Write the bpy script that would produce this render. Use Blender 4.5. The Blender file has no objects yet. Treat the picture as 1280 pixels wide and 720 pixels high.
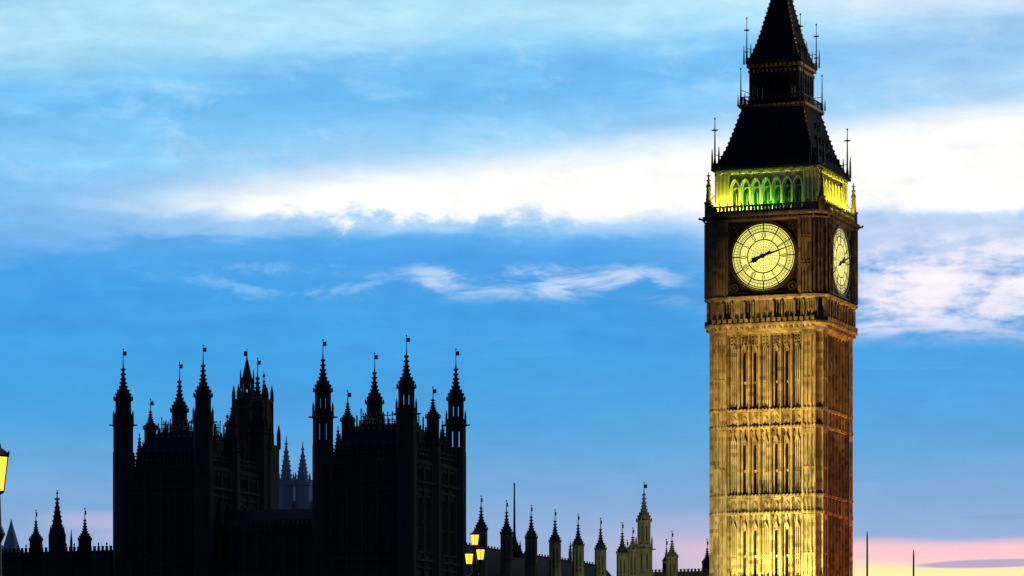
import bpy, math, random
from mathutils import Matrix, Vector
random.seed(7)
sc = bpy.context.scene
COL = sc.collection
R = math.radians

# ------------------------------------------------------------------ camera
F = 4800.0 / 1280.0                       # focal length over picture width (135 mm on a 36 mm frame)
EYE = 1.7
cam = bpy.data.cameras.new('camera')
cam.lens = 135.0; cam.sensor_width = 36.0; cam.sensor_fit = 'HORIZONTAL'
cam.shift_y = 630.0 / 1280.0              # rising front: verticals stay vertical, the horizon lies below the frame
cam.clip_start = 1.0; cam.clip_end = 30000.0
camo = bpy.data.objects.new('camera', cam); COL.objects.link(camo)
camo.location = (0, 0, EYE); camo.rotation_euler = (R(90), 0, 0)
sc.camera = camo

# ------------------------------------------------------------------ colour management
sc.view_settings.view_transform = 'Standard'
sc.view_settings.look = 'None'
sc.view_settings.exposure = 0.0
sc.view_settings.gamma = 1.0
sc.view_settings.use_curve_mapping = False
sc.render.engine = 'CYCLES'
sc.cycles.use_denoising = True
sc.cycles.max_bounces = 6
sc.cycles.sample_clamp_indirect = 4.0

def s2l(c):
    return tuple((v/255/12.92 if v/255 <= .04045 else ((v/255+.055)/1.055)**2.4) for v in c)

# ------------------------------------------------------------------ world: dusk sky with cloud bands
SUN_EL, SUN_AZ = 1.5, 14.0                # just above the horizon, ahead and to the right
world = bpy.data.worlds.new('World'); sc.world = world; world.use_nodes = True
wt = world.node_tree; wt.nodes.clear()

class X:
    """a float socket with arithmetic"""
    def __init__(s, sock): s.s = sock
    def _m(s, op, *a):
        n = wt.nodes.new('ShaderNodeMath'); n.operation = op
        for i, v in enumerate((s,)+a):
            if isinstance(v, X): wt.links.new(v.s, n.inputs[i])
            else: n.inputs[i].default_value = v
        return X(n.outputs[0])
    def __add__(s, o): return s._m('ADD', o)
    def __sub__(s, o): return s._m('SUBTRACT', o)
    def __mul__(s, o): return s._m('MULTIPLY', o)
    def __truediv__(s, o): return s._m('DIVIDE', o)
    __radd__ = __add__; __rmul__ = __mul__
    def __rsub__(s, o): return (s*-1.0)+o
    def inv(s): return (s*-1.0)+1.0
    def mx(s, o): return s._m('MAXIMUM', o)
    def mn(s, o): return s._m('MINIMUM', o)
def smooth(x, a, b):
    n = wt.nodes.new('ShaderNodeMapRange'); n.interpolation_type = 'SMOOTHSTEP'
    if a < b: fm, fx, tm, tx = a, b, 0., 1.
    else: fm, fx, tm, tx = b, a, 1., 0.
    wt.links.new(x.s, n.inputs['Value'])
    for k, v in (('From Min', fm), ('From Max', fx), ('To Min', tm), ('To Max', tx)):
        n.inputs[k].default_value = v
    return X(n.outputs[0])
def comb(x, y, z=0.0):
    n = wt.nodes.new('ShaderNodeCombineXYZ')
    for i, v in enumerate((x, y, z)):
        if isinstance(v, X): wt.links.new(v.s, n.inputs[i])
        else: n.inputs[i].default_value = v
    return n.outputs[0]
def noise(vec, scale=1., detail=5., rough=.55, dist=0.):
    n = wt.nodes.new('ShaderNodeTexNoise'); wt.links.new(vec, n.inputs['Vector'])
    n.inputs['Scale'].default_value = scale; n.inputs['Detail'].default_value = detail
    n.inputs['Roughness'].default_value = rough; n.inputs['Distortion'].default_value = dist
    return X(n.outputs[0])
def mixc(f, a, b, mode='MIX'):
    n = wt.nodes.new('ShaderNodeMix'); n.data_type = 'RGBA'; n.blend_type = mode
    ins = [i for i in n.inputs if i.type == 'RGBA']; fac = n.inputs[0]
    if isinstance(f, X): wt.links.new(f.s, fac)
    else: fac.default_value = f
    for i, v in zip(ins, (a, b)):
        if isinstance(v, tuple): i.default_value = v + (1.,)
        else: wt.links.new(v, i)
    return [o for o in n.outputs if o.type == 'RGBA'][0]

def el(py): return math.degrees(math.atan((990-py)/4800))      # elevation in degrees
def az(px): return math.degrees(math.atan((px-640)/4800))      # azimuth in degrees, right positive
tc = wt.nodes.new('ShaderNodeTexCoord')
sep = wt.nodes.new('ShaderNodeSeparateXYZ'); wt.links.new(tc.outputs['Generated'], sep.inputs[0])
dx, dy, dz = (X(o) for o in sep.outputs)
AZ = dx._m('ARCTAN2', dy)*57.2958
EL = dz._m('ARCSINE')*57.2958
# stretched cloud coordinates (degrees)
n_big = noise(comb(AZ*.16, EL*.75, 3.1), 1., 3., .5)
n_mid = noise(comb(AZ*.45, EL*1.7, 7.7), 1., 6., .58, .3)
n_fine = noise(comb(AZ*.8, EL*3.2, 1.3), 1., 7., .6, .5)
n_str = noise(comb(AZ*.25, EL*4.2, 9.4), 1., 6., .55, .2)
n_puff = noise(comb(AZ*1.5, EL*2.4, 5.2), 1., 7., .62, .2)
tilt = AZ*.065*smooth(EL, el(170), el(70))
E1 = EL + (n_big-.5)*.9 + (n_str-.5)*.35 - tilt
rp = wt.nodes.new('ShaderNodeValToRGB'); rp.color_ramp.interpolation = 'B_SPLINE'
lo, hi = 2.0, 14.0
wt.links.new(((E1-lo)*(1/(hi-lo))).s, rp.inputs[0])
stops = [(14.0, (96, 165, 225)), (12.8, (150, 212, 244)), (el(0), (176, 228, 249)), (el(32), (176, 227, 249)), (el(70), (122, 197, 247)),
         (el(106), (98, 184, 245)), (el(150), (122, 198, 247)), (el(215), (134, 204, 248)), (el(255), (122, 194, 244)), (el(300), (88, 174, 239)),
         (el(345), (68, 165, 234)), (el(395), (54, 160, 230)), (el(455), (52, 159, 228)), (el(530), (70, 162, 223)),
         (el(580), (90, 165, 220)), (el(630), (122, 170, 218)), (el(680), (138, 174, 220)), (2.2, (170, 180, 210))]
el0 = rp.color_ramp.elements
for i, (e, c) in enumerate(sorted(stops)):
    p = (e-lo)/(hi-lo)
    t = el0[i] if i < 2 else el0.new(p)
    t.position = p; t.color = s2l(c) + (1.,)
col = rp.outputs[0]
# mottled pale streaks in the upper blue
m = smooth(n_mid, .5, .78)*smooth(EL, el(300), el(230))*.35
col = mixc(m, col, s2l((196, 228, 250)))
n_wisp = noise(comb(AZ*.9 + EL*.5, EL*1.3 - AZ*.12, 2.2), 1., 8., .62, .4)
m = smooth(n_wisp, .5, .74)*smooth(EL, el(285), el(200))*.3
col = mixc(m, col, s2l((210, 234, 252)))
# dark, soft cloud banks below the white band
m = smooth(n_mid, .42, .66)*smooth(EL, el(280), el(310))*smooth(EL, el(430), el(370))*.4
col = mixc(m, col, s2l((40, 138, 222)))
# pale streaks of thin cloud low in the blue, stronger to the right
m = smooth(n_str, .5, .72)*smooth(EL, el(560), el(420))*smooth(EL, el(275), el(320))*(smooth(AZ, az(300), az(1000))*.16+.03)
col = mixc(m, col, s2l((150, 196, 240)))
# right half of the sky is paler
col = mixc(smooth(AZ, az(880), az(1180))*smooth(EL, el(180), el(90))*.42, col, s2l((186, 216, 245)))
col = mixc(smooth(AZ + (n_mid-.5)*2., az(900), az(1130))*smooth(EL + (n_str-.5)*.5, el(48), el(-5))*.75, col, s2l((226, 236, 250)))
# layer of lilac haze between the bright band and the blue, its lower edge a shallow arch
ua = AZ-az(600)
arch_e = el(293) - ua*ua*.009
lay = smooth(EL - arch_e + (n_fine-.5)*.45 + (n_mid-.5)*.5*smooth(AZ, az(500), az(100)), -.06, .2)*smooth(EL, el(225), el(262))*(smooth(AZ, az(-50), az(380))*.75 + .25)
col = mixc(lay*.72, col, s2l((170, 208, 246)))
dk = smooth(EL - arch_e + (n_str-.5)*.4 + (n_mid-.5)*.3, .02, -.25)*smooth(EL - arch_e, -.85, -.3)*smooth(AZ, az(60), az(420))*smooth(AZ, az(900), az(780))
col = mixc(dk*.5, col, s2l((58, 156, 234)))
# the long bright wedge, opening to the right
slope = (el(140)-el(240))/(az(1280)-az(240))
up = EL - ((AZ-az(240))*slope + el(240)) + (n_mid-.5)*.4 + (n_big-.5)*.2
lw = EL - el(275) + (n_puff-.5)*.8*smooth(AZ, az(290), az(430))*smooth(AZ, az(760), az(620)) + (n_puff-.5)*.3 + (n_mid-.5)*.25
wedge = smooth(up, .33, -.3)*smooth(lw, -.08, .2)*smooth(AZ + (n_mid-.5)*2.2, az(60), az(430))
glow = smooth(up, 1.0, -.3)*smooth(lw, -.3, .4)*smooth(AZ, az(-100), az(500))*.5
col = mixc(glow, col, s2l((205, 232, 252)))
col = mixc(wedge, col, s2l((255, 255, 253)))
# broken white and lilac clouds right of the tower and a few wisps left of it
reg = smooth(AZ, az(840), az(1120))*smooth(EL, el(270), el(330))*smooth(EL + (n_mid-.5)*.5, el(440), el(385))
m = smooth(EL, el(262), el(285))*smooth(EL, el(345), el(305))*smooth(AZ, az(800), az(1090))
col = mixc(m*.7, col, s2l((188, 208, 244)))
m = smooth(n_puff*.45 + n_fine*.55 + (n_mid-.5)*.7, .33, .6)*reg*.92
col = mixc(m, col, s2l((246, 240, 251)))
m = smooth(n_fine, .5, .7)*reg*.45
col = mixc(m, col, s2l((150, 186, 236)))
reg2 = smooth(AZ, az(430), az(600))*smooth(AZ, az(900), az(780))*smooth(EL + (AZ-az(700))*.05, el(385), el(362))*smooth(EL, el(322), el(345))
col = mixc(smooth(n_fine, .42, .64)*reg2*.7, col, s2l((214, 228, 248)))
# scattered small cloudlets left of the main wisp
reg3 = smooth(AZ, az(120), az(330))*smooth(AZ, az(660), az(560))*smooth(EL, el(385), el(362))*smooth(EL, el(318), el(342))
col = mixc(smooth(n_puff*.5 + n_fine*.5, .5, .64)*reg3*.3, col, s2l((190, 218, 247)))
# faint mottling of the whole cloud sheet
mot = ((n_mid-.5)*.4 + (n_fine-.5)*.34 + (n_puff-.5)*.2)*smooth(EL, el(700), el(600))*(smooth(EL, el(470), el(390))*.6 + .7) + 1.0
col = mixc(1.0, col, comb(mot, (mot-1.0)*.8+1.0, (mot-1.0)*.45+1.0), 'MULTIPLY')
# pink then yellow afterglow near the horizon, right of the tower above all
side = smooth(AZ + (n_mid-.5)*1.5, az(640), az(1090))*.75 + smooth(AZ, az(1020), az(1120))*.25
pk = smooth(EL + (n_str-.5)*.22 + (n_mid-.5)*.12, el(687), el(668))
col = mixc(pk.inv()*smooth(AZ, az(690), az(1085)), col, s2l((244, 200, 208)))
lav = smooth(EL + (n_str-.5)*.5, el(628), el(684))*smooth(EL, el(720), el(690))
col = mixc(lav*smooth(AZ + (n_mid-.5)*2., az(690), az(880))*smooth(AZ, az(1080), az(980))*.38, col, s2l((226, 190, 216)))
ELn = EL + (n_mid-.5)*.45 + (n_str-.5)*.3
pl = smooth(ELn, el(678), el(661))*smooth(ELn, el(638), el(656))*smooth(AZ, az(330), az(120))*smooth(AZ, az(20), az(110))
col = mixc(pl*.5, col, s2l((204, 188, 222)))
yl = smooth(EL + (n_str-.5)*.2 + (n_mid-.5)*.15, el(722), el(698)).inv()
col = mixc(yl*smooth(AZ, az(820), az(1100)), col, s2l((254, 244, 176)))
# the slim violet cloud over the horizon
cx, cy = az(1240), el(706.5)
q = ((AZ-cx)/1.15); q = q*q
w = ((EL-cy-(AZ-cx)*.02)/.062); w = w*w
col = mixc(smooth(q+w+(n_fine-.5)*.5, 1.25, .6)*.9, col, s2l((168, 162, 206)))
cy2 = el(648.5)
q = ((AZ-az(1290))/1.1); q = q*q
w = ((EL-cy2)/.05); w = w*w
col = mixc(smooth(q+w, 1.3, .3)*.55, col, s2l((120, 158, 208)))
# the eastern sky, behind the camera, is already dark
front = smooth(dy, -.1, .85)
col = mixc(front*.965+.035, (0.005, 0.013, 0.055), col)
sky = wt.nodes.new('ShaderNodeTexSky'); sky.sky_type = 'NISHITA'; sky.sun_disc = False
sky.sun_elevation = R(SUN_EL); sky.sun_rotation = R(SUN_AZ)
bg1 = wt.nodes.new('ShaderNodeBackground'); wt.links.new(col, bg1.inputs[0]); bg1.inputs[1].default_value = 1.0
bg2 = wt.nodes.new('ShaderNodeBackground'); wt.links.new(sky.outputs[0], bg2.inputs[0]); bg2.inputs[1].default_value = .003
add = wt.nodes.new('ShaderNodeAddShader'); wt.links.new(bg1.outputs[0], add.inputs[0]); wt.links.new(bg2.outputs[0], add.inputs[1])
wo = wt.nodes.new('ShaderNodeOutputWorld'); wt.links.new(add.outputs[0], wo.inputs[0])

def light(name, kind, loc, energy, color, target=None, **kw):
    l = bpy.data.lights.new(name, kind); l.energy = energy; l.color = color
    for k, v in kw.items(): setattr(l, k, v)
    o = bpy.data.objects.new(name, l); COL.objects.link(o); o.location = loc
    if target is not None:
        o.rotation_euler = (Vector(target)-Vector(loc)).to_track_quat('-Z', 'Y').to_euler()
    return o
sd = Vector((math.sin(R(SUN_AZ))*math.cos(R(SUN_EL)), math.cos(R(SUN_AZ))*math.cos(R(SUN_EL)), math.sin(R(SUN_EL))))
light('sun', 'SUN', (0, 0, 100), .25, (1., .72, .5), target=Vector((0, 0, 100))-sd, angle=R(.5))

# ------------------------------------------------------------------ materials
def pbr(name, c1, c2=None, rough=.85, metal=0., scale=1.2, stretch=(1, 1, .35), bump=.25, fine=9., block=None, emit=None, estr=0., spec=.3):
    m = bpy.data.materials.new(name); m.use_nodes = True
    nt = m.node_tree; b = nt.nodes['Principled BSDF']
    b.inputs['Roughness'].default_value = rough; b.inputs['Metallic'].default_value = metal
    b.inputs['Specular IOR Level'].default_value = spec
    t = nt.nodes.new('ShaderNodeTexCoord'); mp = nt.nodes.new('ShaderNodeMapping')
    mp.inputs['Scale'].default_value = stretch
    nt.links.new(t.outputs['Object'], mp.inputs[0])
    n1 = nt.nodes.new('ShaderNodeTexNoise'); n1.inputs['Scale'].default_value = scale; n1.inputs['Detail'].default_value = 6; n1.inputs['Roughness'].default_value = .65
    nt.links.new(mp.outputs[0], n1.inputs['Vector'])
    r = nt.nodes.new('ShaderNodeValToRGB'); nt.links.new(n1.outputs[0], r.inputs[0])
    e = r.color_ramp.elements
    e[0].position = .36; e[0].color = tuple(c2 or c1)+(1,); e[1].position = .64; e[1].color = tuple(c1)+(1,)
    out = r.outputs[0]
    if block:                                        # squared stones, each of a slightly different tone
        sn = nt.nodes.new('ShaderNodeVectorMath'); sn.operation = 'SNAP'
        nt.links.new(t.outputs['Object'], sn.inputs[0]); sn.inputs[1].default_value = block
        wn = nt.nodes.new('ShaderNodeTexWhiteNoise'); wn.noise_dimensions = '3D'; nt.links.new(sn.outputs[0], wn.inputs['Vector'])
        r2 = nt.nodes.new('ShaderNodeValToRGB'); nt.links.new(wn.outputs['Value'], r2.inputs[0])
        k = r2.color_ramp.elements
        k[0].position = 0; k[0].color = (.5, .46, .36, 1); k[1].position = 1; k[1].color = (1.25, 1.22, 1.1, 1)
        mm = k.new; a = mm(.2); a.color = (.78, .80, .68, 1); a = mm(.6); a.color = (1.0, .97, .9, 1)
        mx = nt.nodes.new('ShaderNodeMix'); mx.data_type = 'RGBA'; mx.blend_type = 'MULTIPLY'; mx.inputs[0].default_value = 1.
        ci = [i for i in mx.inputs if i.type == 'RGBA']
        nt.links.new(out, ci[0]); nt.links.new(r2.outputs[0], ci[1])
        out = [o for o in mx.outputs if o.type == 'RGBA'][0]
    nt.links.new(out, b.inputs['Base Color'])
    if bump:
        n2 = nt.nodes.new('ShaderNodeTexNoise'); n2.inputs['Scale'].default_value = fine; n2.inputs['Detail'].default_value = 4
        nt.links.new(t.outputs['Object'], n2.inputs['Vector'])
        bp = nt.nodes.new('ShaderNodeBump'); bp.inputs['Strength'].default_value = bump; bp.inputs['Distance'].default_value = .05
        nt.links.new(n2.outputs[0], bp.inputs['Height']); nt.links.new(bp.outputs[0], b.inputs['Normal'])
    if emit and name.startswith('opal'):              # panes glow a little unevenly
        r3 = nt.nodes.new('ShaderNodeValToRGB'); nt.links.new(n1.outputs[0], r3.inputs[0]); k = r3.color_ramp.elements
        k[0].position = .3; k[0].color = tuple(v*.8 for v in emit)+(1,); k[1].position = .65; k[1].color = tuple(emit)+(1,)
        nt.links.new(r3.outputs[0], b.inputs['Emission Color']); b.inputs['Emission Strength'].default_value = estr
    elif emit:
        b.inputs['Emission Color'].default_value = tuple(emit)+(1,); b.inputs['Emission Strength'].default_value = estr
    return m
M = dict(
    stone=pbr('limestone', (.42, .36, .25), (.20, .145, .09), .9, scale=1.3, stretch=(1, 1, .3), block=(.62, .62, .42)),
    belfry_stone=pbr('pale_limestone', (.52, .50, .38), (.40, .38, .28), .85, scale=1.5),
    stone_dark=pbr('dim_limestone', (.26, .19, .135), (.14, .10, .07), .9, scale=.9, block=(.7, .7, .5)),  # limestone darkened in its colour where the floodlighting is weak
    unlit_stone=pbr('silhouette_stone', (.09, .088, .09), (.05, .05, .053), .95, scale=.5, spec=.1),  # palace stone coloured near black to give its backlit silhouette
    range_stone=pbr('pale_range_stone', (.30, .28, .2), (.18, .17, .12), .9, scale=1.5),
    slate=pbr('iron_roof', (.022, .027, .05), (.013, .016, .03), .8, spec=.12, scale=2., stretch=(1, 1, 3), fine=4.),
    iron=pbr('black_iron', (.025, .024, .026), (.014, .013, .015), .5, metal=.4, scale=3.),
    gilt=pbr('dull_gilding', (.62, .40, .10), (.20, .13, .05), .45, metal=.6, scale=5., stretch=(1, 1, 1)),
    bronze=pbr('bronze_relief', (.15, .10, .05), (.06, .045, .03), .5, metal=.5, scale=4., stretch=(1, 1, 1)),
    glass=pbr('dark_glass', (.012, .014, .018), None, .15, scale=2., bump=.05, spec=.5),
    dial=pbr('opal_dial_glass', (.6, .58, .4), (.5, .48, .3), .4, scale=.9, stretch=(1, 1, 1), bump=0, emit=s2l((243, 240, 120)), estr=1.0),
    louvre=pbr('green_lit_louvre', (.05, .17, .13), (.03, .11, .085), .7, scale=2.),  # green glow of the belfry lamps is put into this colour
    hazed_lead=pbr('haze_tinted_lead', (.40, .47, .58), (.3, .36, .46), .7, scale=.4),  # pale bluish roof colour takes the place of haze in the air
    hazed_stone=pbr('haze_tinted_stone', (.42, .48, .56), (.34, .39, .47), .9, scale=.3),  # grey stone paled and blued in its colour to imitate distance haze
    lamp_iron=pbr('painted_lamp_iron', (.03, .045, .035), (.02, .03, .025), .5, scale=8.),
    lamp_glass=pbr('lit_lantern_glass', (.8, .7, .3), None, .4, scale=6., bump=0, emit=(1., .46, .03), estr=2.3),
    asphalt=pbr('asphalt', (.05, .05, .052), (.035, .035, .037), .9, scale=.8, stretch=(1, 1, 1)),
    steel=pbr('mast_steel', (.12, .12, .14), (.08, .08, .1), .6, metal=.3, scale=2.),
)

# ------------------------------------------------------------------ mesh helpers
class MB:
    def __init__(s): s.v = []; s.f = []; s.M = Matrix.Identity(4)
    def add(s, vs, fs):
        o = len(s.v)
        s.v += [s.M @ Vector(p) for p in vs]
        s.f += [tuple(i+o for i in f) for f in fs]
    def box(s, x0, x1, y0, y1, z0, z1):
        s.add([(x0,y0,z0),(x1,y0,z0),(x1,y1,z0),(x0,y1,z0),(x0,y0,z1),(x1,y0,z1),(x1,y1,z1),(x0,y1,z1)],
              [(0,3,2,1),(4,5,6,7),(0,1,5,4),(1,2,6,5),(2,3,7,6),(3,0,4,7)])
    def fb(s, u0, u1, d0, d1, z0, z1):               # box on a wall: u along it, d out of it
        s.box(u0, u1, -d1, -d0, z0, z1)
    def loft(s, rings, cap0=True, cap1=True):        # rings: equal-length lists of points
        n = len(rings[0]); vs = [p for r in rings for p in r]; fs = []
        for i in range(len(rings)-1):
            for j in range(n):
                a = i*n+j; b = i*n+(j+1) % n
                fs.append((a, b, b+n, a+n))
        if cap0: fs.append(tuple(range(n-1, -1, -1)))
        if cap1: fs.append(tuple(range((len(rings)-1)*n, len(rings)*n)))
        s.add(vs, fs)
    def prism(s, poly, a, b, plane='uz'):            # outline on a wall (u,z), pushed from depth a to b
        s.loft([[(u, -a, z) for u, z in poly], [(u, -b, z) for u, z in poly]])
    def lathe(s, prof, n=8, cx=0, cy=0, ph=None):
        ph = math.pi/n if ph is None else ph
        s.loft([[(cx+r*math.cos(ph+2*math.pi*i/n), cy+r*math.sin(ph+2*math.pi*i/n), z) for i in range(n)] for z, r in prof])
    def sq(s, prof, n_ch=True):                      # square tower profile: (z, half width, chamfer)
        rs = []
        for z, h, c in prof:
            rs.append([(h,-h+c,z),(h,h-c,z),(h-c,h,z),(-h+c,h,z),(-h,h-c,z),(-h,-h+c,z),(-h+c,-h,z),(h-c,-h,z)] if c > 0 else
                      [(h,-h,z),(h,0,z),(h,h,z),(0,h,z),(-h,h,z),(-h,0,z),(-h,-h,z),(0,-h,z)])
        s.loft(rs)
    def rod(s, p, q, r, n=6, r2=None):
        p, q = Vector(p), Vector(q); d = (q-p).normalized()
        a = d.orthogonal().normalized(); b = d.cross(a); r2 = r if r2 is None else r2
        s.loft([[p+(a*math.cos(2*math.pi*i/n)+b*math.sin(2*math.pi*i/n))*r for i in range(n)],
                [q+(a*math.cos(2*math.pi*i/n)+b*math.sin(2*math.pi*i/n))*r2 for i in range(n)]])
    def knob(s, x, y, z, r, h=None):
        h = h or r
        s.add([(x+r,y,z),(x,y+r,z),(x-r,y,z),(x,y-r,z),(x,y,z+h),(x,y,z-h)],
              [(0,1,4),(1,2,4),(2,3,4),(3,0,4),(1,0,5),(2,1,5),(3,2,5),(0,3,5)])
    def turn(s, k): s.M = Matrix.Rotation(k*math.pi/2, 4, 'Z')
    def arch(s, u0, u1, zs, za, zt, d0, d1, n=5):    # wall above a pointed opening
        c = (u0+u1)/2; w = (u1-u0)/2
        L = [(u0, zs)]
        for i in range(1, n+1):
            t = i/n
            L.append((u0 + w*(2-2*math.cos(t*math.pi/3)), zs + (za-zs)*math.sin(t*math.pi/3)/math.sin(math.pi/3)))
        Lp = L + [(c, zt), (u0, zt)]
        s.prism(Lp, d0, d1)
        s.prism([(2*c-u, z) for u, z in Lp][::-1], d0, d1)
    def hood(s, u0, u1, zs, za, w, d0, d1, n=5):     # raised moulding round a pointed opening
        c = (u0+u1)/2; hw = (u1-u0)/2; P = []
        for i in range(n+1):
            t = i/n
            P.append((u0+hw*(2-2*math.cos(t*math.pi/3)), zs+(za-zs)*math.sin(t*math.pi/3)/math.sin(math.pi/3)))
        for A, B in zip(P, P[1:]):
            for sgn in (1, -1):
                f = lambda p: (p[0] if sgn > 0 else 2*c-p[0], p[1])
                a, b = f(A), f(B)
                q = [a, b, (b[0]-sgn*w*.6, b[1]+w), (a[0]-sgn*w, a[1]+w*.5)]
                s.prism(q, d0, d1)
    def build(s, name, mat, parent=None, smooth=False):
        me = bpy.data.meshes.new(name)
        me.from_pydata([tuple(p) for p in s.v], [], s.f)
        import bmesh
        bm = bmesh.new(); bm.from_mesh(me); bmesh.ops.recalc_face_normals(bm, faces=bm.faces); bm.to_mesh(me); bm.free()
        me.materials.append(M[mat])
        o = bpy.data.objects.new(name, me); COL.objects.link(o)
        if parent is not None: o.parent = parent
        return o
def tag(o, label=None, cat=None, group=None, kind=None):
    for k, v in (('label', label), ('category', cat), ('group', group), ('kind', kind)):
        if v: o[k] = v
    return o
def empty(name, loc, rz=0.):
    o = bpy.data.objects.new(name, None); COL.objects.link(o)
    o.location = loc; o.rotation_euler = (0, 0, rz); o.empty_display_size = .5
    return o
def kids(o): return [c for c in COL.objects if c.parent is o]
def copy_tree(o, parent=None):
    c = o.copy(); COL.objects.link(c); c.parent = parent
    for ch in kids(o): copy_tree(ch, c)
    return c

# ------------------------------------------------------------------ ground
g = MB(); g.box(-9000, 9000, -2000, 16000, -1.0, 0.0)
tag(g.build('ground', 'asphalt'), kind='structure')

# ================================================================== the clock tower
TX, TY, TA = 28.65, 408.0, R(-21.0)
tower = empty('clock_tower', (TX, TY, 0), TA)
tag(tower, 'floodlit golden stone clock tower with two glowing dials and a dark spire', 'clock tower')
P = 1.162                                             # bay pitch
strings = [(39.9, 41.7), (30.9, 32.7), (21.9, 23.7), (12.9, 14.7)]
tiers = [(41.9, 48.0, 44.7, 50.0), (32.9, 38.3, 35.4, 39.75), (23.9, 29.3, 26.45, 30.75), (14.9, 20.3, 17.4, 21.75)]
sh = MB()
sh.sq([(0, 5.3, 0), (50.4, 5.3, 0)])
for k in range(4):
    sh.turn(k)
    # clasping corner buttress with chamfered outer corner
    h, c, a = 6.15, .62, 4.12
    poly = [(a, -h), (h-c, -h), (h, -h+c), (h, -a), (a, -a)]
    sh.loft([[(x, y, 0) for x, y in poly], [(x, y, 50.1) for x, y in poly]])
    for qx, qy in ((h-c, -h), (h, -h+c)): sh.rod((qx, qy, 0), (qx, qy, 50), .1, 6)
    for sgn in (-1, 1):
        for u0, w, d in ((4.12, .16, .12), (4.62, .1, .09), (5.02, .14, .12), (5.42, .1, .09)):
            u = sorted((sgn*u0, sgn*(u0+w)))
            sh.fb(u[0], u[1], h-.02, h+d, 0, 50.0)
        for (z0, z1, zt, zh) in tiers:                # cusped heads of the buttress panels
            for ua, ub in ((4.28, 4.62), (4.72, 5.02), (5.16, 5.42)):
                u = sorted((sgn*ua, sgn*ub))
                sh.arch(u[0], u[1], zh-.9, zh-.5, zh-.05, h-.02, h+.1, 3)
                sh.fb(u[0], u[1], h-.02, h+.07, (z0+z1)/2-.15, (z0+z1)/2+.1)
    # rib between bays
    for i in range(8):
        u = (i-3.5)*P
        sh.fb(u-.13, u+.13, 5.2, 5.95, 0, 50.0)
        sh.fb(u-.05, u+.05, 5.9, 6.05, 0, 49.9)
    for (z0, z1, zt, zh) in tiers:
        for b in range(7):
            u = (b-3)*P
            slit = b in (1, 2, 4, 5)
            top = z1 if slit else zh
            w = P/2-.13
            if slit:
                for s_ in (-1, 1):
                    q = sorted((u+s_*.17, u+s_*(w+.002)))
                    sh.fb(q[0], q[1], 5.25, 5.62, z0, z1)
                    q = sorted((u+s_*.17, u+s_*.25))
                    sh.fb(q[0], q[1], 5.6, 5.74, z0, z1)
                sh.fb(u-.172, u+.172, 5.25, 5.5, zt-.12, zt+.12)
                sh.arch(u-.17, u+.17, z1-.35, z1-.02, z1, 5.25, 5.62, 3)
                sh.fb(u-w-.002, u+w+.002, 5.25, 5.6, z1, zh+.12)
            else:
                sh.fb(u-w-.002, u+w+.002, 5.25, 5.6, z0-.2, zh+.12)
                for q in (-.22, 0, .22):
                    sh.fb(u+q-.05, u+q+.05, 5.58, 5.72, z0, z1+.3)
                for q in (-.12, .12):
                    sh.fb(u+q-.07, u+q+.07, 5.58, 5.69, zt-.3, zt-.18)
                    sh.fb(u+q-.07, u+q+.07, 5.58, 5.69, zt+.05, zt+.17)
            # crocketed gablet above each bay
            zb = z1+.1
            sh.prism([(u-.3, zb), (u-.22, zb), (u, zb+.42), (u+.22, zb), (u+.3, zb), (u, zb+.75)], 5.58, 5.84)
            sh.prism([(u-.05, zb+.7), (u+.05, zb+.7), (u+.05, zh-.1), (u-.05, zh-.1)], 5.58, 5.78)
            for s_ in (-1, 1):
                sh.prism([(u+s_*.3, zb+.5), (u+s_*.42, zb+.5), (u+s_*.42, zh-.15), (u+s_*.3, zh-.3)][::s_], 5.58, 5.74)
    # tall cusped tracery under the corbel
    for b in range(7):
        u = (b-3)*P
        for z in (48.5, 48.85, 49.2, 49.55):
            for q in (-.2, .2):
                sh.fb(u+q-.1, u+q+.1, 5.58, 5.78, z, z+.16)
        sh.arch(u-.45, u+.45, 49.45, 49.85, 50.05, 5.58, 5.88, 4)
    # plain base with a pointed blind arcade
    for b in range(7):
        u = (b-3)*P
        sh.fb(u-.452, u+.452, 5.25, 5.6, 0, 12.9)
        sh.arch(u-.45, u+.45, 9.2, 9.9, 12.7, 5.58, 5.85)
sh.turn(0)
sh.build('shaft', 'stone', tower)
for za, zb in strings:
    st = MB()
    for k in range(4):
        st.turn(k)
        st.fb(-4.1, 4.1, 5.25, 5.72, za, zb)
        for z in (za, zb):
            st.fb(-4.115, 4.115, 5.3, 6.04, z-.1, z+.1)
            h, c = 6.25, .64
            poly = [(4.08, -h), (h-c, -h), (h, -h+c), (h, -4.08), (4.08, -4.08)]
            st.loft([[(x, y, z-.12) for x, y in poly], [(x, y, z+.12) for x, y in poly]])
            for i in range(22):
                u = (i-10.5)*.385
                st.fb(u-.08, u+.08, 6.0, 6.13, z-.08, z+.2)
            for sgn in (-1, 1):
                for i in range(4):
                    u = sgn*(4.35+i*.38)
                    st.fb(u-.09, u+.09, 6.22, 6.31, z-.08, z+.22)
        for b in range(7):
            u = (b-3)*P; zm = (za+zb)/2
            st.fb(u-.44, u+.44, 5.7, 5.82, za+.15, za+.3); st.fb(u-.44, u+.44, 5.7, 5.82, zb-.3, zb-.15)
            st.fb(u-.44, u-.33, 5.7, 5.82, za+.3, zb-.3); st.fb(u+.33, u+.44, 5.7, 5.82, za+.3, zb-.3)
            st.prism([(u-.28, zm), (u, zm-.36), (u+.28, zm), (u, zm+.36)], 5.7, 5.8)
    st.build('string_course', 'stone', tower)
def on_face(o, k): o.rotation_euler = (0, 0, k*math.pi/2)
sw = None
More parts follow.
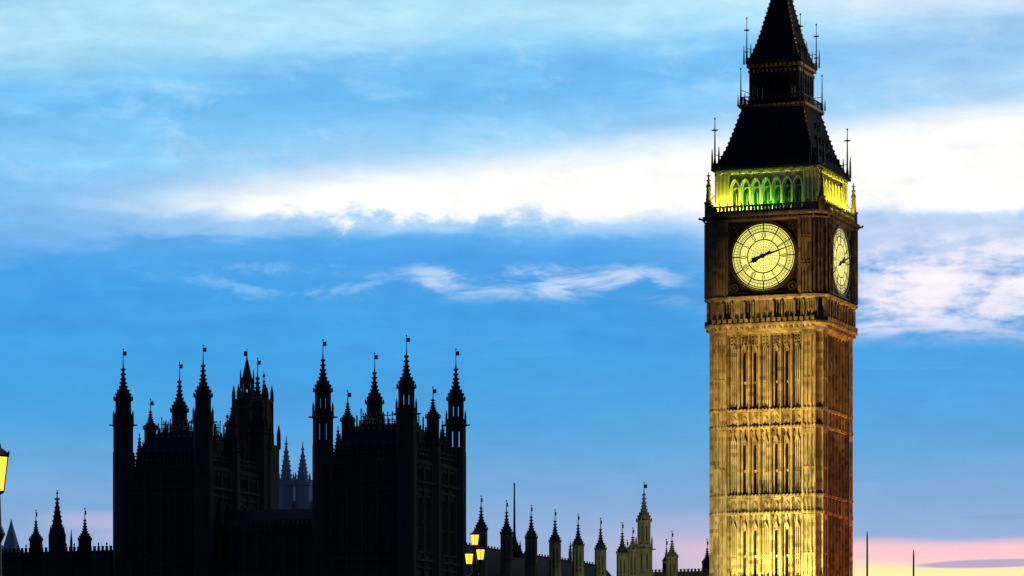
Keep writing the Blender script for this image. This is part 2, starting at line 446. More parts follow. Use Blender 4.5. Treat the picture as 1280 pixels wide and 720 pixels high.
for k in (0, 1):
    for (z0, z1, zt, zh) in tiers[:3]:
        for b in (1, 2, 4, 5):
            if sw is None:
                wdw = MB(); wdw.fb(-.168, .168, 5.301, 5.33, 0, 1)
                wdw.fb(-.02, .02, 5.32, 5.36, 0, 1)
                for i in range(1, 9): wdw.fb(-.168, .168, 5.325, 5.345, i/9-.004, i/9+.004)
                sw = wdw.build('slit_window', 'glass', tower); o = sw
            else:
                o = sw.copy(); COL.objects.link(o)
            u = (b-3)*P
            m4 = Matrix.Rotation(k*math.pi/2, 4, 'Z') @ Matrix.Translation((u, 0, z0))
            o.location = m4.translation; on_face(o, k); o.scale = (1, 1, z1-z0)
# --- corbelled frieze below the clock stage
fr = MB()
fr.sq([(49.75, 6.16, .6), (50.1, 6.3, .7), (50.3, 6.36, .75), (50.62, 6.72, .95), (50.8, 6.75, 1.0), (50.95, 6.66, 1.0)])
fr.sq([(50.9, 6.2, .9), (53.3, 6.2, .9)])
fr.sq([(53.2, 6.5, 1.2), (53.4, 6.82, 1.4), (53.62, 6.88, 1.42), (53.72, 6.7, 1.4)])
for k in range(4):
    fr.turn(k)
    for i in range(19):                               # bosses along the slope
        u = (i-9)*.6
        fr.fb(u-.13, u+.13, 6.3, 6.62, 50.2, 50.5)
        fr.fb(u-.2, u+.2, 6.55, 6.78, 50.92, 51.3)    # small merlons
    for i in range(15):                               # double-curved corbels and panels
        u = (i-7)*.78
        if i in (2, 5, 9, 12): continue
        fr.prism([(u-.3, 51.3), (u-.22, 51.3), (u-.22, 53.1), (u-.3, 53.1)], 6.18, 6.5)
        fr.prism([(u+.22, 51.3), (u+.3, 51.3), (u+.3, 53.1), (u+.22, 53.1)], 6.18, 6.5)
        fr.arch(u-.22, u+.22, 52.5, 52.85, 53.25, 6.18, 6.46, 3)
        fr.fb(u-.04, u+.04, 6.18, 6.5, 51.0, 52.7); fr.fb(u-.388, u+.388, 6.18, 6.42, 51.28, 53.22)
    for uu in (-3.9, -1.56, 1.56, 3.9):
        for s_ in (-1, 1):
            fr.fb(uu+s_*.48-.09, uu+s_*.48+.09, 6.18, 6.66, 51.2, 53.25)
            fr.knob(uu+s_*.48, -6.7, 53.0, .14)
            fr.fb(uu+s_*.16-.035, uu+s_*.16+.035, 6.18, 6.4, 51.3, 53.2)
fr.turn(0)
fr.build('corbel_frieze', 'stone', tower)
fw0 = None
for k in (0, 1):
    for uu in (-3.9, -1.56, 1.56, 3.9):
        if fw0 is None:
            f = MB(); f.fb(-.38, .38, 6.2, 6.23, 51.35, 52.9); f.fb(-.385, .385, 6.22, 6.3, 52.0, 52.05)
            fw0 = f.build('frieze_window', 'glass', tower); o = fw0
        else: o = fw0.copy(); COL.objects.link(o)
        o.location = Matrix.Rotation(k*math.pi/2, 4, 'Z') @ Vector((uu, 0, 0)); on_face(o, k)
# --- clock stage
cs = MB()
cs.sq([(53.6, 6.35, 1.3), (61.9, 6.35, 1.3)])
for k in range(4):
    cs.turn(k)
    h, c, a = 6.75, 1.4, 4.05
    poly = [(a, -h), (h-c, -h), (h, -h+c), (h, -a), (a, -a)]
    cs.loft([[(x, y, 53.65) for x, y in poly], [(x, y, 61.7) for x, y in poly]])
    for sgn in (-1, 1):
        for u0, w, d in ((4.05, .14, .14), (4.42, .1, .12), (4.8, .1, .12), (5.2, .13, .14)):
            u = sorted((sgn*u0, sgn*(u0+w))); cs.fb(u[0], u[1], h-.02, h+d, 53.75, 61.6)
        for z in (56.2, 58.9):
            for ua, ub in ((4.19, 4.42), (4.52, 4.8), (4.9, 5.2)):
                u = sorted((sgn*ua, sgn*ub))
                cs.arch(u[0], u[1], z, z+.35, z+.6, h-.02, h+.1, 3); cs.knob((u[0]+u[1])/2, -h-.06, z+.85, .13)
        u = sorted((sgn*3.84, sgn*4.06)); cs.fb(u[0], u[1], 6.3, 6.72, 53.7, 61.7)
    # ribs on the chamfered corner
    cs.M = Matrix.Rotation(k*math.pi/2+math.pi/4, 4, 'Z')
    dd = (2*h-c)/math.sqrt(2)
    for u in (-.72, -.2, .2, .72): cs.fb(u-.08, u+.08, dd-.03, dd+.12, 53.75, 61.6)
    cs.turn(k)
    for i in range(16):                               # dog-tooth under the cornice
        u = (i-7.5)*.5
        cs.fb(u-.13, u+.13, 6.6, 6.86, 61.72, 61.95)
cs.turn(0)
cs.sq([(61.5, 6.72, 1.35), (61.7, 6.86, 1.4), (61.78, 6.86, 1.4)])
cs.sq([(61.95, 6.75, 1.4), (62.15, 7.0, 1.45), (62.35, 7.02, 1.45), (62.4, 6.7, 1.4)])
cs.build('clock_stage', 'stone_dark', tower)
gg = None
for k in range(4):                                    # gargoyles at the cornice corners
    for sgn in (-1, 1):
        if gg is None:
            q = MB(); q.rod((0, 0, 0), (0, -.75, .12), .16, 6, .1); q.knob(0, -.8, .16, .17); q.rod((0, -.1, -.35), (0, -.5, .02), .09, 5)
            gg = q.build('gargoyle', 'stone_dark', tower); o = gg
        else: o = gg.copy(); COL.objects.link(o)
        a = k*math.pi/2+math.pi/4
        o.rotation_euler = (0, 0, a+sgn*R(22))
        o.location = Matrix.Rotation(a, 4, 'Z') @ Vector((sgn*.8, -8.45, 62.0))
# --- clock surrounds and dials
DZ, DR = 57.78, 3.43
def circle(r, n=64): return [(r*math.cos(2*math.pi*i/n), r*math.sin(2*math.pi*i/n)) for i in range(n)]
def ring(mb, r0, r1, d0, d1, n=72):
    A, B = circle(r0, n), circle(r1, n)
    for i in range(n):
        j = (i+1) % n
        mb.prism([A[i], B[i], B[j], A[j]], d0, d1)
def bar(mb, ang, r0, r1, w, d0, d1, off=0., w2=None, tilt=0.):
    # ang clockwise from twelve; radial bar from r0 to r1
    w2 = w if w2 is None else w2
    def pt(t, r): return (t*math.cos(ang)+r*math.sin(ang), -t*math.sin(ang)+r*math.cos(ang))
    mb.prism([pt(off-w/2-tilt, r0), pt(off+w/2-tilt, r0), pt(off+w2/2+tilt, r1), pt(off-w2/2+tilt, r1)], d0, d1)
NUM = ['XII', 'I', 'II', 'III', 'IV', 'V', 'VI', 'VII', 'VIII', 'IX', 'X', 'XI']
sur = MB()
q = circle(3.86, 64)
S_ = 3.83
for k4 in range(4):                                   # square iron plate with a round opening
    for i in range(16):
        a0 = -math.pi/4 + k4*math.pi/2 + i*math.pi/32; a1 = a0+math.pi/32
        f = lambda a: (S_*max(-1, min(1, math.cos(a)/max(abs(math.cos(a)), abs(math.sin(a))))), S_*max(-1, min(1, math.sin(a)/max(abs(math.cos(a)), abs(math.sin(a))))))
        g_ = lambda a: (3.7*math.cos(a), 3.7*math.sin(a))
        p1, p2 = f(a0), f(a1)
        sur.prism([g_(a0), p1, p2, g_(a1)], 6.33, 6.46)
sur0 = None; face0 = None
def surround(k):
    o = sur0.copy(); COL.objects.link(o); return o
gl = MB()
ring(gl, 3.5, 3.74, .08, .2)
for sx in (-1, 1):
    for sz in (-1, 1):
        x, z = sx*3.18, sz*3.18
        for r0, r1 in ((.34, .46), (.0, .18)):
            A = [(x+r0*math.cos(t*math.pi/8), z+r0*math.sin(t*math.pi/8)) for t in range(16)]
            B = [(x+r1*math.cos(t*math.pi/8), z+r1*math.sin(t*math.pi/8)) for t in range(16)]
            for i in range(16):
                j = (i+1) % 16
                gl.prism([A[i], B[i], B[j], A[j]] if r0 else [(x, z), B[i], B[j]], .1, .2)
        for dxx, dzz in ((.95, .12), (.12, .95)):
            gl.prism([(x-sx*.5, z+sz*.5-.05), (x-sx*1.3, z+sz*.5-.03), (x-sx*1.3, z+sz*.5+.03), (x-sx*.5, z+sz*.5+.05)] if dxx > dzz else
                     [(x+sx*.5-.05, z-sz*.5), (x+sx*.5-.03, z-sz*1.3), (x+sx*.5+.03, z-sz*1.3), (x+sx*.5+.05, z-sz*.5)], .1, .18)
for s_ in (-1, 1):
    gl.fb(-3.83, 3.83, .1, .22, s_*3.74-.06, s_*3.74+.06)
    gl.box(s_*3.74-.06, s_*3.74+.06, -.22, -.1, -3.68, 3.68)
tr = MB()
for r0, r1, d in ((1.69, 1.80, .1), (2.53, 2.63, .1), (2.89, 2.94, .08), (3.22, 3.31, .1), (3.39, 3.52, .14)):
    ring(tr, r0, r1, .03, d)
for i in range(60):
    a = i*math.pi/30
    bar(tr, a, 2.6, 3.3, .05, .03, .08)
    bar(tr, a+math.pi/60, 2.6, 3.3, .022, .03, .07)
for i, s in enumerate(NUM):
    a = i*math.pi/6
    bar(tr, a, 2.56, 3.46, .12, .03, .12)
    bar(tr, a, 1.75, 1.95, .1, .03, .1)
    wd = {'I': .13, 'V': .27, 'X': .27}
    tot = sum(wd[c] for c in s); x = -tot/2
    for c in s:
        w = wd[c]; xc = x+w/2
        if c == 'I': bar(tr, a, 1.93, 2.5, .07, .03, .09, xc)
        elif c == 'V':
            bar(tr, a, 1.93, 2.5, .055, .03, .09, xc-.05, tilt=-.05); bar(tr, a, 1.93, 2.5, .035, .03, .092, xc+.05, tilt=.05)
        else:
            bar(tr, a, 1.93, 2.5, .055, .03, .09, xc, tilt=-.09); bar(tr, a, 1.93, 2.5, .035, .03, .092, xc, tilt=.09)
        x += w
for i in range(24): bar(tr, i*math.pi/12, .3, 1.75, .014, .03, .05)
for rr, n in ((.45, 12), (.72, 12), (.98, 24), (1.24, 24), (1.5, 24)):
    for i in range(n):
        a = 2*math.pi*i/n
        bar(tr, a, rr-.045, rr+.045, .08, .03, .08)
hh = MB()
bar(hh, 0, -.7, .6, .30, .22, .3, w2=.2); bar(hh, 0, .55, .95, .2, .22, .3, w2=.5); bar(hh, 0, .95, 1.45, .5, .22, .3, w2=.1)
bar(hh, 0, 1.4, 1.75, .1, .22, .3, w2=.02); bar(hh, 0, -.95, -.6, .42, .22, .3, w2=.36)
mh = MB()
bar(mh, 0, -1.05, .4, .3, .32, .4, w2=.24); bar(mh, 0, .4, 3.3, .2, .32, .4, w2=.07); bar(mh, 0, -1.25, -1.0, .38, .32, .4, w2=.34)
ring(mh, 0, .26, .3, .45, 16)
for k in (0, 1):
    rot = Matrix.Rotation(k*math.pi/2, 4, 'Z')
    if sur0 is None:
        s0 = sur.build('clock_surround', 'iron', tower); orn = gl.build('gilt_ornament', 'bronze', s0); orn.location = (0, -6.4, 0)
        disc = MB(); disc.prism(circle(3.55, 72), 0, .03)
        f0 = disc.build('clock_face', 'dial', tower)
        t_ = tr.build('dial_tracery', 'iron', f0); t_.scale = (1, .5, 1)
        h_ = hh.build('hour_hand', 'iron', f0); h_.rotation_euler = (0, R(246), 0)
        m_ = mh.build('minute_hand', 'iron', f0); m_.rotation_euler = (0, R(73.2), 0)
        sur0, face0 = s0, f0
    else:
        s0 = copy_tree(sur0, tower); f0 = copy_tree(face0, tower)
    s0.location = (0, 0, DZ-.05); on_face(s0, k)
    f0.location = rot @ Vector((0, -6.47, DZ)); on_face(f0, k)
# --- parapet above the clock stage
pp = MB()
for k in range(4):
    pp.turn(k)
    for z0, z1, w in ((62.3, 62.55, .16), (63.05, 63.25, .18)):
        pp.fb(-5.6, 5.6, 6.45-w, 6.45+w, z0, z1); pp.fb(-5.6, 5.6, 6.4, 6.5, 62.5, 62.72)
    for i in range(29):
        u = (i-14)*.4
        pp.fb(u-.14, u+.14, 6.36, 6.54, 62.5, 63.1)
        if i % 2 == 0: pp.knob(u, -6.45, 63.4, .13, .2)
    pp.M = Matrix.Rotation(k*math.pi/2+math.pi/4, 4, 'Z')
    pp.fb(-.9, .9, 8.2, 8.5, 62.3, 63.25)
pp.turn(0)
pp.build('parapet', 'stone_dark', tower)
# --- belfry arcade
BP = 1.15
bf = MB()
for k in range(4):
    bf.turn(k)
    for i in range(8):
        u = (i-3.5)*BP
        bf.fb(u-.2, u+.2, 5.0, 5.46, 62.35, 65.6); bf.fb(u-.07, u+.07, 5.44, 5.62, 62.35, 65.3)
    for b in range(7):
        u = (b-3)*BP
        bf.arch(u-BP/2+.2, u+BP/2-.2, 65.05, 66.0, 66.75, 5.02, 5.4)
        bf.fb(u-BP/2-.2, u-BP/2+.2, 5.02, 5.4, 65.5, 66.75)
        bf.hood(u-BP/2+.1, u+BP/2-.1, 65.05, 66.15, .1, 5.38, 5.62)
        # inner cusped light and transom
        bf.arch(u-.4, u+.4, 64.75, 65.3, 65.36, 4.86, 4.98, 4)
        bf.fb(u-.03, u+.03, 4.86, 4.96, 62.35, 64.7)
    bf.box(4.03, 5.55, -5.55, -4.03, 62.35, 66.8)
    for sgn in (-1, 1):
        for u0 in (4.1, 4.55, 5.0, 5.4):
            u = sorted((sgn*u0, sgn*(u0+.12))); bf.fb(u[0], u[1], 5.53, 5.65, 62.35, 66.6)
bf.turn(0)
bf.sq([(66.7, 5.5, 0), (66.75, 5.6, 0), (67.05, 5.62, 0)])
bf.fb(3.9, 4.4, 5.02, 5.41, 65.5, 66.75); bf.build('belfry_arcade', 'belfry_stone', tower)
lv = MB()
lv.sq([(62.3, 4.3, 0), (66.6, 4.3, 0)])
for k in range(4):
    lv.turn(k)
    for i in range(22): lv.fb(-4.25, 4.25, 4.28, 4.4, 62.5+i*.18, 62.58+i*.18)
lv.turn(0); lv.build('belfry_louvre', 'louvre', tower)
shd = MB(); shd.sq([(66.92, 5.64, 0), (67.0, 5.64, 0)])
for k in range(4):
    shd.turn(k)
    for i in range(10):
        u = (i-4.5)*1.12
        shd.prism([(u-.22, 67.06), (u+.22, 67.06), (u+.22, 66.78), (u, 66.6), (u-.22, 66.78)], 5.6, 5.78)
shd.turn(0); shd.build('shield_frieze', 'belfry_stone', tower)
# --- roofs and lantern
rf = MB()
prof = [(67.05, 5.72), (67.1, 5.95), (67.35, 5.95), (67.5, 5.7), (68.3, 5.2), (69.8, 4.55), (71.6, 3.98), (73.2, 3.52), (73.9, 3.4)]
rf.sq([(z, h, 0) for z, h in prof])
def roof_h(pr, z):
    for (a, ha), (b, hb) in zip(pr, pr[1:]):
        if a <= z <= b: return ha+(hb-ha)*(z-a)/(b-a)
    return pr[-1][1]
for k in range(4):
    rf.turn(k)
    z = 67.5
    while z < 73.6:                                    # slate courses
        h = roof_h(prof, z); rf.fb(-h, h, h-.05, h+.035, z, z+.07); z += .3
    for zz, n in ((68.6, 7), (70.2, 4), (71.8, 2)):    # lucarnes
        h = roof_h(prof, zz)
        for i in range(n):
            u = (i-(n-1)/2)*1.35
            rf.prism([(u-.16, zz-.1), (u+.16, zz-.1), (u+.16, zz+.3), (u, zz+.65), (u-.16, zz+.3)], h-.6, h+.14)
rf.turn(0)
lower = rf.build('lower_roof', 'slate', tower)
def crockets(pr, z0, z1, step, r, parent, mat='bronze'):
    for sx in (-1, 1):
        for sy in (-1, 1):
            c = MB(); pts = [(z, roof_h(pr, z)) for z in [z0] + [a for a, b in pr if z0 < a < z1] + [z1]]
            for (za, ha), (zb, hb) in zip(pts, pts[1:]):
                c.rod((sx*ha, sy*ha, za), (sx*hb, sy*hb, zb), r*.5, 5)
            z = z0
            while z < z1:
                h = roof_h(pr, z); c.knob(sx*(h+.05), sy*(h+.05), z, r, r*1.3); z += step
            c.build('crocket_row', mat, parent)
crockets(prof, 67.7, 73.5, .5, .14, lower)
ln = MB()
ln.sq([(73.8, 3.35, 0), (74.0, 3.6, 0), (74.35, 3.62, 0), (74.4, 3.3, 0)])
ln.sq([(74.3, 1.5, 0), (78.4, 1.5, 0)])
for k in range(4):
    ln.turn(k)
    ln.fb(-2.7, 2.7, 2.45, 2.7, 74.35, 74.9)
    for i in range(7):
        u = (i-3)*.84
        ln.fb(u-.13, u+.13, 2.4, 2.72, 74.35, 77.6); ln.fb(u-.05, u+.05, 2.7, 2.8, 74.35, 77.9)
    for b in range(6):
        u = (b-2.5)*.84
        ln.arch(u-.3, u+.3, 76.7, 77.3, 77.62, 2.42, 2.68); ln.fb(u-.025, u+.025, 2.45, 2.6, 74.9, 77.2)
    ln.box(2.4, 2.75, -2.75, -2.4, 74.35, 78.2)
    ln.fb(-2.72, 2.72, 2.4, 2.7, 77.6, 78.3)
    # gallery rail
    ln.fb(-3.45, 3.45, 3.36, 3.46, 75.1, 75.2)
    for i in range(18): 
        u = (i-8.5)*.4; ln.fb(u-.04, u+.04, 3.37, 3.45, 74.35, 75.15)
ln.turn(0)
ln.build('lantern_stage', 'iron', tower)
gc = MB()
for k in range(4):
    gc.turn(k)
    for i in range(12):
        u = (i-5.5)*.5
        gc.fb(u-.14, u+.14, 2.7, 3.0, 78.32, 78.62); gc.fb(u-.1, u+.1, 2.68, 2.78, 77.75, 78.05)
    for i in range(14):
        u = (i-6.5)*.52
        gc.fb(u-.15, u+.15, 3.55, 3.7, 74.05, 74.28)
gc.turn(0); gc.sq([(78.4, 2.78, 0), (78.5, 2.78, 0)]); gc.sq([(74.1, 3.64, 0), (74.2, 3.64, 0)]); gc.build('gilded_cornice', 'gilt', tower)
prof2 = [(78.3, 2.75), (78.6, 2.9), (78.7, 3.05), (78.95, 3.05), (79.1, 2.85), (79.8, 2.5), (81.0, 2.08), (82.2, 1.74), (85.5, .94), (91.5, .16)]
sp = MB(); sp.sq([(z, h, 0) for z, h in prof2])
for k in range(4):
    sp.turn(k)
    z = 79.2
    while z < 90: 
        h = roof_h(prof2, z); sp.fb(-h, h, h-.05, h+.03, z, z+.06); z += .28
    for zz, n in ((80.3, 3), (82.4, 1)):
        h = roof_h(prof2, zz)
        for i in range(n):
            u = (i-(n-1)/2)*1.1
            sp.prism([(u-.14, zz-.1), (u+.14, zz-.1), (u+.14, zz+.25), (u, zz+.55), (u-.14, zz+.25)], h-.5, h+.12)
sp.turn(0)
spire = sp.build('spire', 'slate', tower)
crockets(prof2, 79.3, 91, .5, .13, spire, 'gilt')
fn = MB(); fn.lathe([(91.4, .2), (91.6, .4), (92, .42), (92.3, .15), (95.8, .05)], 8); fn.box(-.7, .7, -.05, .05, 94.2, 94.35)
fn.build('finial', 'gilt', spire)
# slender corner rods, one large at each eave corner and a small companion
def corner_rods(h, z0, z1, zs, r, cross):
    for sx in (-1, 1):
        for sy in (-1, 1):
            q = MB()
            q.lathe([(z0, r*2.6), (z0+.5, r*2.2), (z0+1.2, r*1.2), (z1, r*.45)], 6, sx*h, sy*h)
            for zz, w in cross:
                q.box(sx*h-w, sx*h+w, sy*h-.04, sy*h+.04, zz-.06, zz+.06); q.box(sx*h-.04, sx*h+.04, sy*h-w, sy*h+w, zz-.058, zz+.058)
                q.knob(sx*h, sy*h, zz, .16)
            q.knob(sx*h, sy*h, z1-.05, .1, .18)
            for ox, oy in ((sx*.5, -sy*.6), (-sx*.6, sy*.5)):
                q.lathe([(z0, r*1.6), (zs-.7, r*1.1), (zs, r*.4)], 6, sx*h+ox, sy*h+oy)
            q.rod((sx*h, sy*h, z0+1.6), (sx*(h-.9), sy*(h-.9), z0+1.3), .035, 5)
            q.build('corner_rod', 'iron', tower)
corner_rods(5.62, 67.3, 72.7, 69.6, .085, ((71.45, .36),))
corner_rods(2.95, 78.8, 83.6, 80.8, .06, ((82.3, .3), (80.0, .2)))
corner_rods(3.45, 74.3, 78.2, 75.5, .065, ())
# parapet pinnacles with struts
pn0 = None
for sx in (-1, 1):
    for sy in (-1, 1):
        q = MB()
        q.lathe([(0, .42), (1.3, .42), (1.35, .5), (1.5, .5), (1.55, .3), (3.0, .2), (3.05, .28), (3.2, .28), (3.25, .18), (4.7, .03)], 8)
        for i in range(6): 
            for a in range(4): q.knob(.26*math.cos(a*math.pi/2)*(1-i*.08), .26*math.sin(a*math.pi/2)*(1-i*.08), 1.8+i*.5, .1)
        q.rod((-sx*.1, -sy*.1, 1.6), (-sx*1.1, -sy*1.1, 3.0), .09, 6)
        o = q.build('corner_pinnacle', 'stone_dark', tower); o.location = (sx*6.15, sy*6.15, 62.3)

# --- floodlights of the tower (standing in the yard and on the parapet walk)
def T(x, y, z): return tower.matrix_basis @ Vector((x, y, z)) if False else Matrix.Translation((TX, TY, 0)) @ Matrix.Rotation(TA, 4, 'Z') @ Vector((x, y, z))
light('floodlight', 'SPOT', T(-.5, -14, 10), 150000, (1., .85, .22), T(1.8, -6, 20.5), spot_size=R(58), spot_blend=1., shadow_soft_size=.35)
light('floodlight', 'SPOT', T(-9, -31, 10), 78000, (1., .79, .29), T(.6, -6, 34), spot_size=R(46), spot_blend=1., shadow_soft_size=.35)
light('floodlight', 'SPOT', T(-6, -25, 18), 96000, (1., .58, .11), T(2.0, -6, 46), spot_size=R(34), spot_blend=1., shadow_soft_size=.3)
light('floodlight', 'SPOT', T(33, 9, 8), 76000, (1., .29, .05), T(6, 0, 30), spot_size=R(50), spot_blend=1., shadow_soft_size=.4)
light('floodlight', 'SPOT', T(24, 3, 20), 52000, (1., .48, .08), T(6, 0, 48), spot_size=R(32), spot_blend=1., shadow_soft_size=.4)
light('floodlight', 'SPOT', T(22, -8, 58), 15000, (1., .6, .15), T(2.8, -1, 77), spot_size=R(26), spot_blend=1., shadow_soft_size=.4)
light('floodlight', 'SPOT', T(-8, -26, 40), 3400, (1., .74, .5), T(0, -6.5, 56.5), spot_size=R(28), spot_blend=1., shadow_soft_size=.4)
# belfry lamps: yellow by the left pier, green along the arcade, yellow on the right side
for x, e, c in ((-4.9, 560, (1., .92, .05)), (-3.4, 600, (1., 1., .05)), (-1.9, 480, (.45, 1., .06)), (-.4, 340, (.26, 1., .07)), (1.1, 150, (.28, 1., .08)), (2.4, 18, (.6, 1., .1))):
    light('belfry_lamp', 'POINT', T(x, -6.2, 62.75), e, c, shadow_soft_size=.15)
light('belfry_lamp', 'POINT', T(-1.6, -4.85, 63.0), 60, (.05, 1., .4), shadow_soft_size=.1)
light('belfry_lamp', 'POINT', T(.9, -4.85, 63.0), 45, (.05, 1., .45), shadow_soft_size=.1)
for y in (-3.6, -1.6, .4, 2.4, 4.4):
    light('belfry_lamp', 'POINT', T(6.2, y, 62.75), 560, (1., .95, .05), shadow_soft_size=.15)

# ================================================================== palace
PA = R(-21.9)
E1v = Vector((-math.cos(PA), -math.sin(PA), 0)); E2v = Vector((-math.sin(PA), math.cos(PA), 0))
N1 = Vector((-9.9, 360.0, 0))
def oct_wall(mb, r, z0, z1, cx=0, cy=0, slit=None, th=.14, ph=0.):
    """hollow eight-sided shaft; slit = (half width, bottom, top) leaves a see-through light in every side"""
    n = 8
    V = [(cx+r*math.cos(ph+2*math.pi*i/n), cy+r*math.sin(ph+2*math.pi*i/n)) for i in range(n)]
    W = [(cx+(r-th)*math.cos(ph+2*math.pi*i/n), cy+(r-th)*math.sin(ph+2*math.pi*i/n)) for i in range(n)]
    for i in range(n):
        j = (i+1) % n
        def quad(t0, t1, za, zb):
            L = lambda A, B, t: (A[0]+(B[0]-A[0])*t, A[1]+(B[1]-A[1])*t)
            a, b, c, d = L(V[i], V[j], t0), L(V[i], V[j], t1), L(W[i], W[j], t1), L(W[i], W[j], t0)
            mb.loft([[p+(za,) for p in (a, b, c, d)], [p+(zb,) for p in (a, b, c, d)]])
        if slit is None: quad(0, 1, z0, z1)
        else:
            s = 2*r*math.sin(math.pi/n); h = slit[0]/s
            quad(0, .5-h, z0, z1); quad(.5+h, 1, z0, z1)
            quad(.5-h, .5+h, z0, slit[1]); quad(.5-h, .5+h, slit[2], z1)
def cap_mesh(mb, zc, zt, r, cx=0, cy=0, crock=True, n=8):
    """ogee cap and crocketed spirelet from cornice zc to the spirelet's tip zt"""
    H = zt-zc
    prof = [(zc-.12*r, r*1.04), (zc, r*1.26), (zc+.14*r, r*1.28), (zc+.2*r, r*1.0), (zc+H*.12, r*.98), (zc+H*.2, r*.86), (zc+H*.28, r*.62), (zc+H*.36, r*.42), (zc+H*.46, r*.31), (zc+H*.66, r*.2), (zc+H*.9, r*.1), (zc+H, r*.06)]
    mb.lathe(prof, n, cx, cy)
    def pr(z):
        for (a, ra), (b, rb) in zip(prof, prof[1:]):
            if a <= z <= b and b > a: return ra+(rb-ra)*(z-a)/(b-a)
        return prof[-1][1]
    if crock:
        z = zc+H*.16; i = 0
        while z < zc+H*.96:
            rr = pr(z)
            for a in range(8 if rr > r*.3 else 4):
                t = a*math.pi*2/(8 if rr > r*.3 else 4)
                s = r*.155
                mb.knob(cx+(rr+s*.6)*math.cos(t), cy+(rr+s*.6)*math.sin(t), z, s, s*1.1)
            z += H*(.105 if rr > r*.3 else .13)
        mb.lathe([(zc+H*.79, r*.1), (zc+H*.82, r*.26), (zc+H*.85, r*.1)], 8, cx, cy)
    # ring of little pinnacles at the cornice
    for a in range(8):
        t = a*math.pi/4
        mb.knob(cx+r*1.22*math.cos(t), cy+r*1.22*math.sin(t), zc+.3*r, r*.13, r*.28)
def vane_mesh(z0, z1, side=1, w=.36):
    q = MB(); q.lathe([(z0-.1, .045), (z1, .025)], 6)
    q.box(min(0, side*w), max(0, side*w), -.015, .015, z1-.62, z1-.22); q.knob(0, 0, z1-.02, .1)
    return q
def palace_turret(parent, x, y, r, zc, zs, zt, zv, slits, z0=0., mat='unlit_stone', capmat='unlit_stone', vane=1, ribs=False):
    """r upper radius; zc cornice; zs gallery between wide and slim shaft; zt spirelet tip; zv vane tip"""
    t = MB()
    ph = R(90)-PA
    lowr = r*1.27
    t.lathe([(z0, lowr*1.04), (zs-3.4, lowr*1.04), (zs-3.4, lowr), (zs-3.3, lowr)], 8, ph=ph)
    oct_wall(t, lowr, zs-3.32, zs-.9, slit=(.085, zs-3.0, zs-1.35) if slits[0] else None, ph=ph)
    t.lathe([(zs-.95, lowr), (zs-.9, lowr*1.12), (zs-.75, lowr*1.16), (zs-.65, lowr*.98), (zs-.25, lowr), (zs-.2, r)], 8, ph=ph)
    if ribs:
        wn = MB(); wn.lathe([(zs-3.25, lowr*.8), (zs-.95, lowr*.8)], 8, ph=ph); wn.lathe([(zs-.2, r*.78), (zc-.1, r*.78)], 8, ph=ph)
        for a in range(16):
            an = ph+a*math.pi/8; f_ = 1.0 if a % 2 == 0 else .93
            t.rod((lowr*1.03*f_*math.cos(an), lowr*1.03*f_*math.sin(an), z0), (lowr*1.03*f_*math.cos(an), lowr*1.03*f_*math.sin(an), zs-3.2), .07, 5)
    for a in range(8):
        an = ph+a*math.pi/4
        t.lathe([(zs-.7, r*.16), (zs+.25, r*.14), (zs+.65, r*.02)], 4, lowr*.95*math.cos(an), lowr*.95*math.sin(an))
        if a % 2 == 0:
            t.rod((lowr*math.cos(an), lowr*math.sin(an), zs-.8), (lowr*1.42*math.cos(an), lowr*1.42*math.sin(an), zs-.78), .07, 5)
    oct_wall(t, r, zs-.25, zc, slit=(.075, zs+.0, zc-.55) if slits[1] else None, ph=ph)
    o = t.build('turret', mat, parent); o.location = (x, y, 0)
    if ribs: wn.build('shade_core', 'glass', o)  # dark core added behind the slits, painting the shade inside them
    c = MB(); cap_mesh(c, zc, zt, r); co = c.build('spirelet', capmat, o)
    if vane: vane_mesh(zt, zv, vane).build('vane', 'iron', co)
    return o
def gothic_window(w, z0, z1, name_par):
    f = MB(); zs = z1-w*.55
    for s_ in (-1, 1): f.fb(s_*w/2-.07, s_*w/2+.07, -.02, .16, z0, zs)
    f.fb(-w/2-.1, w/2+.1, -.02, .22, z0-.16, z0)
    f.arch(-w/2, w/2, zs, z1-.08, z1+.12, -.02, .12); f.hood(-w/2-.05, w/2+.05, zs, z1, .12, .1, .24)
    for q in (-w/6, w/6): f.fb(q-.04, q+.04, -.02, .1, z0, z1-.25)
    f.fb(-w/2, w/2, -.02, .09, (z0+zs)/2-.05, (z0+zs)/2+.05)
    p = MB(); p.fb(-w/2, w/2, .0, .02, z0, zs); p.prism([(-w/2, zs), (w/2, zs), (0, z1-.1)], .0, .02)
    return f, p
